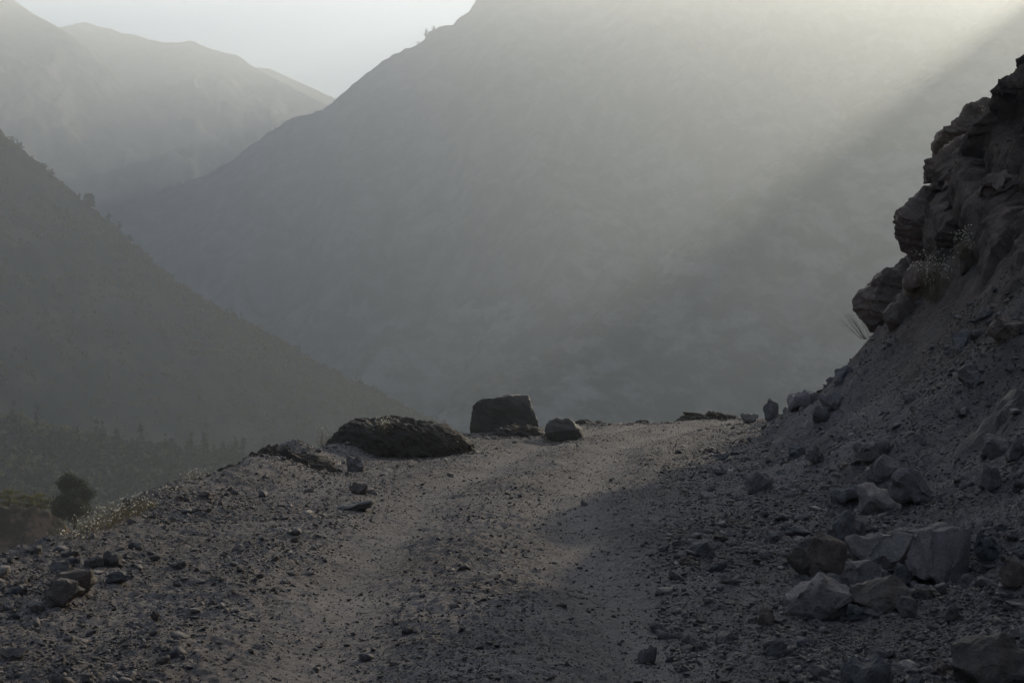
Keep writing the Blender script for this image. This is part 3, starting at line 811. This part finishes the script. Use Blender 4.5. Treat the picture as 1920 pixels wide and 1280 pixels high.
def leaves(cent, n_per, size, spread, rs):
    """small leaf quads round clump centres"""
    c = np.repeat(cent, n_per, 0)
    N = len(c)
    p = c + rs.normal(0, 1, (N, 3)) * spread
    a = rs.normal(0, 1, (N, 3)); a /= np.linalg.norm(a, axis=1, keepdims=True)
    b = rs.normal(0, 1, (N, 3)); b = np.cross(a, b); b /= np.linalg.norm(b, axis=1, keepdims=True)
    s = size * (0.6 + 0.8 * rs.rand(N, 1))
    V = np.stack([p - a * s, p + b * s * 0.5, p + a * s, p - b * s * 0.5], 1).reshape(-1, 3)
    F = np.arange(N * 4).reshape(-1, 4)
    return V, F

def make_tree(name, label, cat, loc, h, w, kind, seed, mat, group=None, detail=1.0):
    rs = np.random.RandomState(seed)
    root = bpy.data.objects.new(name, None); COL.objects.link(root); root.location = loc
    tagged(root, label, cat, group)
    vs, fs = [], []
    top = np.array([rs.uniform(-.05, .05) * h, rs.uniform(-.05, .05) * h, h * 0.9])
    tp = [top * t + np.array([0.03 * h * math.sin(t * 5 + seed), 0, -0.1 * h * (t == 0)]) for t in np.linspace(0, 1, 8)]
    tube(vs, fs, tp, 0.035 * h, 0.006 * h, 6)
    nb = int(26 * detail)
    cents = []
    for k in range(nb):
        t = (0.02 if name == 'bush' else 0.14) + 0.84 * (k + rs.rand()) / nb
        if kind == 'conifer': rad = w * 0.5 * (1.05 - t) * 1.15 + 0.04 * w
        elif kind == 'oval': rad = w * 0.5 * math.sqrt(max(0.08, 1 - ((t - 0.45) / 0.58) ** 2))
        else: rad = w * 0.5 * math.sqrt(max(0.1, 1 - ((t - 0.6) / 0.45) ** 2))
        a = rs.rand() * 6.28; rad *= rs.uniform(0.65, 1.1)
        p0 = top * t * 0.9; p1 = p0 + np.array([math.cos(a) * rad, math.sin(a) * rad, (0.06 if kind == 'conifer' else 0.12) * h * rs.uniform(-.6, 1)])
        tube(vs, fs, [p0 + (p1 - p0) * q for q in (0, .5, 1)], 0.010 * h, 0.003 * h, 4)
        for q in (0.35, 0.6, 0.8, 1.0): cents.append(p0 + (p1 - p0) * q + rs.normal(0, .02 * h, 3))
    me = mesh_np('trunk', np.concatenate(vs), np.concatenate(fs), M_BARK, True)
    link('trunk', me, root)
    V, F = leaves(np.array(cents), int(60 * detail) + 4, 0.022 * h / math.sqrt(detail) , 0.036 * h, rs)
    me = mesh_np('crown', V, F, mat, False)
    link('crown', me, root)
    return root

def surf(V, i, j):
    return V[i, j]

def crest_at(V, px):
    """crest vertex of a ridge nearest to a photo column"""
    c = V[:, 20, :]
    p = 960 + FPX * c[:, 0] / (c[:, 1] * CP + (c[:, 2] - CAM_Z) * SP)
    return Vector(c[int(np.argmin(np.abs(p - px)))])

# tree and bushes on the near spur across the gully
p = at(138, 982, 112); make_tree('round_tree', 'dark bushy tree behind the bare earth spur at far left, tallest there', 'tree', p, 4.3, 2.8, 'oval', 1, M_LEAF, None, 2.2)
p = at(100, 975, 113); make_tree('bush', 'low dark bush hugging the left side of the dark bushy tree', 'bush', p, 2.3, 2.6, 'oval', 2, M_LEAF, 'bushes on the earth spur')
p = at(62, 958, 107); make_tree('bush', 'olive bush on top of the bare earth spur, nearest to the dark bushy tree', 'bush', p, 1.8, 2.2, 'oval', 3, M_LEAFO, 'bushes on the earth spur')
p = at(18, 950, 107); make_tree('bush', 'olive bush on top of the bare earth spur at the left edge of the picture', 'bush', p, 1.7, 2.2, 'oval', 4, M_LEAFO, 'bushes on the earth spur')
# trees along the ridges
p = crest_at(V_LEFT, 170); make_tree('ridge_tree', 'tallest dark tree standing on the crest of the near left slope', 'tree', p + Vector((0, 0, -2.5)), 14, 9, 'oval', 11, M_LEAF, 'trees on the left crest')
for k, (px, h, w, lab) in enumerate([(20, 6, 8, 'bushy tree on the left crest nearest the left picture edge'), (38, 7, 9, 'second bushy tree from the left picture edge on the left crest'), (82, 7, 7, 'small round tree on the left crest, left of the tallest one'), (98, 7, 5, 'thin small tree on the left crest, just left of the tallest one'), (147, 6, 3, 'tiny slim tree close beside the tallest tree of the left crest'),
                                  (203, 9, 5, 'pointed tree on the left crest below the tallest one'), (222, 8, 6, 'small round tree on the left crest, second below the tallest one'), (243, 9, 6, 'dark tree on the left crest, third below the tallest one')]):
    p = crest_at(V_LEFT, px); make_tree('ridge_tree', lab, 'tree', p + Vector((0, 0, -1.5)), h * 0.8, w * 0.9, 'oval' if k % 2 else 'round', 20 + k, M_LEAF, 'trees on the left crest', 0.5)
for k, (px, h, w, lab) in enumerate([(335, 22, 18, 'largest tree on the low crest of the hazy central mountain'), (322, 15, 16, 'bushy tree left of the largest one on the central mountain crest'), (296, 12, 10, 'small tree at the low left end of the central mountain crest'), (442, 12, 10, 'small tree halfway up the central mountain crest'), (516, 11, 8, 'tiny tree on the central mountain crest below the sky gap'),
                                  (801, 26, 9, 'pointed tree on the rocky step high on the central mountain crest'), (812, 16, 10, 'low tree right of the pointed one on the rocky step of the central mountain'), (787, 12, 9, 'tiny tree just below the rocky step of the central mountain')]):
    p = crest_at(V_MAIN, px); make_tree('ridge_tree', lab, 'tree', p + Vector((0, 0, -3)), h * 0.75, w * 0.8, 'conifer' if k == 5 else 'oval', 40 + k, M_LEAF, 'trees on the central mountain crest', 0.4)

# scrub covering the left slope and the wood on the bench
def clumps(name, V, n, smin, smax, seed, mat, jlo, jhi, conif=0.2):
    rs = np.random.RandomState(seed)
    nu, nv = V.shape[:2]
    ii = rs.randint(0, nu - 1, n); jj = (jlo + (jhi - jlo) * rs.rand(n) ** 0.45).astype(int)
    t = rs.rand(n, 1); u = rs.rand(n, 1)
    P = V[ii, jj] * (1 - t) + V[ii + 1, jj] * t
    P = P * (1 - u) + V[ii, np.minimum(jj + 1, nv - 1)] * u
    keep = vnoise(P[:, 0] / (smax * 5), P[:, 1] / (smax * 5), seed) > -0.45
    P = P[keep]; n = len(P)
    s = smin + (smax - smin) * rs.rand(n) ** 2
    tall = rs.rand(n) < conif
    m = 22
    d = rs.normal(0, 1, (n, m, 3)); d /= np.linalg.norm(d, axis=2, keepdims=True)
    d *= rs.uniform(0.35, 1.0, (n, m, 1))
    zz = d[..., 2] * 0.5 + 0.5
    hgt = np.where(tall, 2.0, 0.85)[:, None]
    taper = np.where(tall[:, None], 1.05 - zz, 1.0)
    c = np.stack([d[..., 0] * 0.5 * taper * s[:, None] * np.where(tall, .8, 1)[:, None], d[..., 1] * 0.5 * taper * s[:, None], zz * hgt * s[:, None] - 0.1 * s[:, None]], -1) + P[:, None, :]
    c = c.reshape(-1, 3); ss = np.repeat(s, m)[:, None] * 0.20
    N = len(c)
    a = rs.normal(0, 1, (N, 3)); a /= np.linalg.norm(a, axis=1, keepdims=True)
    b = rs.normal(0, 1, (N, 3)); b = np.cross(a, b); b /= np.linalg.norm(b, axis=1, keepdims=True)
    Vv = np.stack([c - a * ss, c - b * ss * .8, c + a * ss, c + b * ss * .8], 1).reshape(-1, 3)
    me = mesh_np(name, Vv, np.arange(N * 4).reshape(-1, 4), mat, False)
    return link(name, me, kind='stuff')
clumps('scrub', V_LEFT, 16000, 1.5, 4.5, 61, M_LEAFO, 21, 150, 0.05)
clumps('wood', V_BENCH, 11000, 2.5, 7.5, 62, M_LEAF, 5, 130, 0.14)
clumps('bushes', V_BENCH, 8000, 2.5, 6, 63, M_LEAFO, 5, 125, 0.0)

# plants with white seed heads
def seed_plant(name, label, loc, h, n, spread, seed, head=0.010, group='dry plants with white seed heads', tilt=(0, 0), cat='plant', leafy=True):
    rs = np.random.RandomState(seed)
    root = bpy.data.objects.new(name, None); COL.objects.link(root); root.location = loc
    tagged(root, label, cat, group)
    vs, fs, tips = [], [], []
    for k in range(n):
        a = rs.rand() * 6.28; q = rs.rand() ** 0.6 * spread
        b = np.array([math.cos(a) * q * 0.35, math.sin(a) * q * 0.35, -0.03])
        e = np.array([math.cos(a) * q + tilt[0] * h, math.sin(a) * q + tilt[1] * h, h * rs.uniform(0.55, 1.0)])
        mid = (b + e) / 2 + rs.normal(0, 0.06 * h, 3)
        P = [b * (1 - t) ** 2 + mid * 2 * t * (1 - t) + e * t * t for t in np.linspace(0, 1, 6)]
        tube(vs, fs, P, 0.0022 + 0.002 * h, 0.0012, 3); tips.append(e)
        for j in range(2):
            t = rs.randint(2, 5); p0 = P[t]; e2 = p0 + rs.normal(0, 0.10 * h, 3) + np.array([0, 0, 0.13 * h])
            tube(vs, fs, [p0, (p0 + e2) / 2 + rs.normal(0, .01, 3), e2], 0.0016, 0.001, 3); tips.append(e2)
    me = mesh_np('stems', np.concatenate(vs), np.concatenate(fs), M_STEM, False)
    link('stems', me, root)
    tips = np.array(tips)
    if head > 0:
        V, F = leaves(tips[rs.rand(len(tips)) < 0.85], 3, head, head * 0.4, rs)
        link('seed_heads', mesh_np('seed_heads', V, F, M_HEAD, False), root)
    if leafy:
        c = np.stack([rs.normal(0, spread * .4, 14), rs.normal(0, spread * .4, 14), rs.rand(14) * h * .35], 1)
        V, F = leaves(c, 16, 0.010, 0.045, rs)
        link('foliage', mesh_np('foliage', V, F, M_STEM, False), root)
    return root

VERGE = [(140, 1020, 26, 'lowest plant of the gold-lit row on the left verge'), (165, 1008, 40, 'second plant up the gold-lit row on the left verge'), (188, 1000, 48, 'third plant up the gold-lit row on the left verge'), (210, 990, 48, 'fourth plant up the gold-lit row, the densest one'),
         (235, 978, 46, 'fifth plant up the gold-lit row on the left verge'), (258, 968, 44, 'sixth plant up the gold-lit row on the left verge'), (280, 960, 34, 'topmost plant of the gold-lit row on the left verge'), (318, 940, 28, 'small plant alone between the gold-lit row and the earth bank'), (352, 925, 46, 'tall sparse plant at the lower end of the rough earth bank'), (372, 915, 44, 'wispy plant leaning against the rough earth bank')]
for k, (px, py, hp, lab) in enumerate(VERGE):
    D = float(np.interp(px, [140, 280, 372], [12.6, 15.3, 19.5]))
    y = D; x = float(np.interp(y, TY, TL)) - 0.25
    p = at(px, py, D)
    x = p.x; z = min(gz(x, y), p.z + 0.02)
    hh = hp / FPX * D + max(0, p.z - z)
    seed_plant('seed_head_plant', lab, (x, y, z), hh, 15, 0.17, 70 + k, 0.0068)
bpy.context.view_layer.update()
DG = bpy.context.evaluated_depsgraph_get()
def on_slope(px, py):
    """the real surface point seen at a photo pixel"""
    ok, p, nrm, i_, ob, m_ = S.ray_cast(DG, cam.location, ray(px, py).normalized())
    return Vector(p) if ok and p.y < 60 else at(px, py, 38)
seed_plant('seed_head_plant', 'white-dotted plant growing on the front of the long dark mound', on_slope(722, 812), 0.30, 40, 0.22, 90, 0.009, leafy=False)
seed_plant('seed_head_plant', 'spindly plant at the left end of the long dark mound', at(607, 846, 27.1), 0.50, 18, 0.18, 91, 0.008)
seed_plant('seed_head_plant', 'small plant under the right flank of the biggest boulder', on_slope(966, 808), 0.18, 12, 0.1, 92, 0.006)
seed_plant('seed_head_plant', 'wide white-dotted plant hanging on the outcrop above the scree', on_slope(1755, 560), 1.0, 90, 0.55, 93, 0.011)
seed_plant('seed_head_plant', 'narrow white-dotted plant above the wide one on the outcrop', on_slope(1808, 480), 0.6, 40, 0.3, 94, 0.010)
seed_plant('seed_head_plant', 'thin plant on the skyline near the top of the outcrop', on_slope(1882, 200), 0.45, 12, 0.3, 95, 0.008, leafy=False)
seed_plant('seed_head_plant', 'tiny plants in the dip below the topmost outcrop rock', on_slope(1850, 222), 0.28, 12, 0.25, 96, 0.007, leafy=False)
seed_plant('twig_shrub', 'bare twiggy shrub on the skyline under the lowest overhanging block', on_slope(1622, 634), 0.75, 34, 0.42, 97, 0, group=None, tilt=(-0.6, 0), cat='shrub', leafy=False)
for o in bpy.data.objects:
    if o.name.startswith('twig_shrub'):
        for c in o.children: c.data.materials[0] = M_TWIG

# ------------------------------------------------------------------ haze
def haze():
    lo = (-9500, -3500, -172); hi = (9500, 12500, 1080)
    bm = bmesh.new()
    bmesh.ops.create_cube(bm, size=1)
    for v in bm.verts:
        v.co = Vector([lo[i] if v.co[i] < 0 else hi[i] for i in range(3)])
    me = bpy.data.meshes.new('haze'); bm.to_mesh(me); bm.free()
    m = bpy.data.materials.new('haze_air'); m.use_nodes = True
    nt = m.node_tree; nt.nodes.clear()
    out = nt.nodes.new('ShaderNodeOutputMaterial')
    pv = nt.nodes.new('ShaderNodeVolumePrincipled')
    pv.inputs['Color'].default_value = (0.885, 0.962, 1.0, 1)
    pv.inputs['Density'].default_value = HAZE_DENSITY
    pv.inputs['Anisotropy'].default_value = HAZE_G
    nt.links.new(pv.outputs['Volume'], out.inputs['Volume'])
    me.materials.append(m)
    link('haze', me, kind='stuff')
haze()
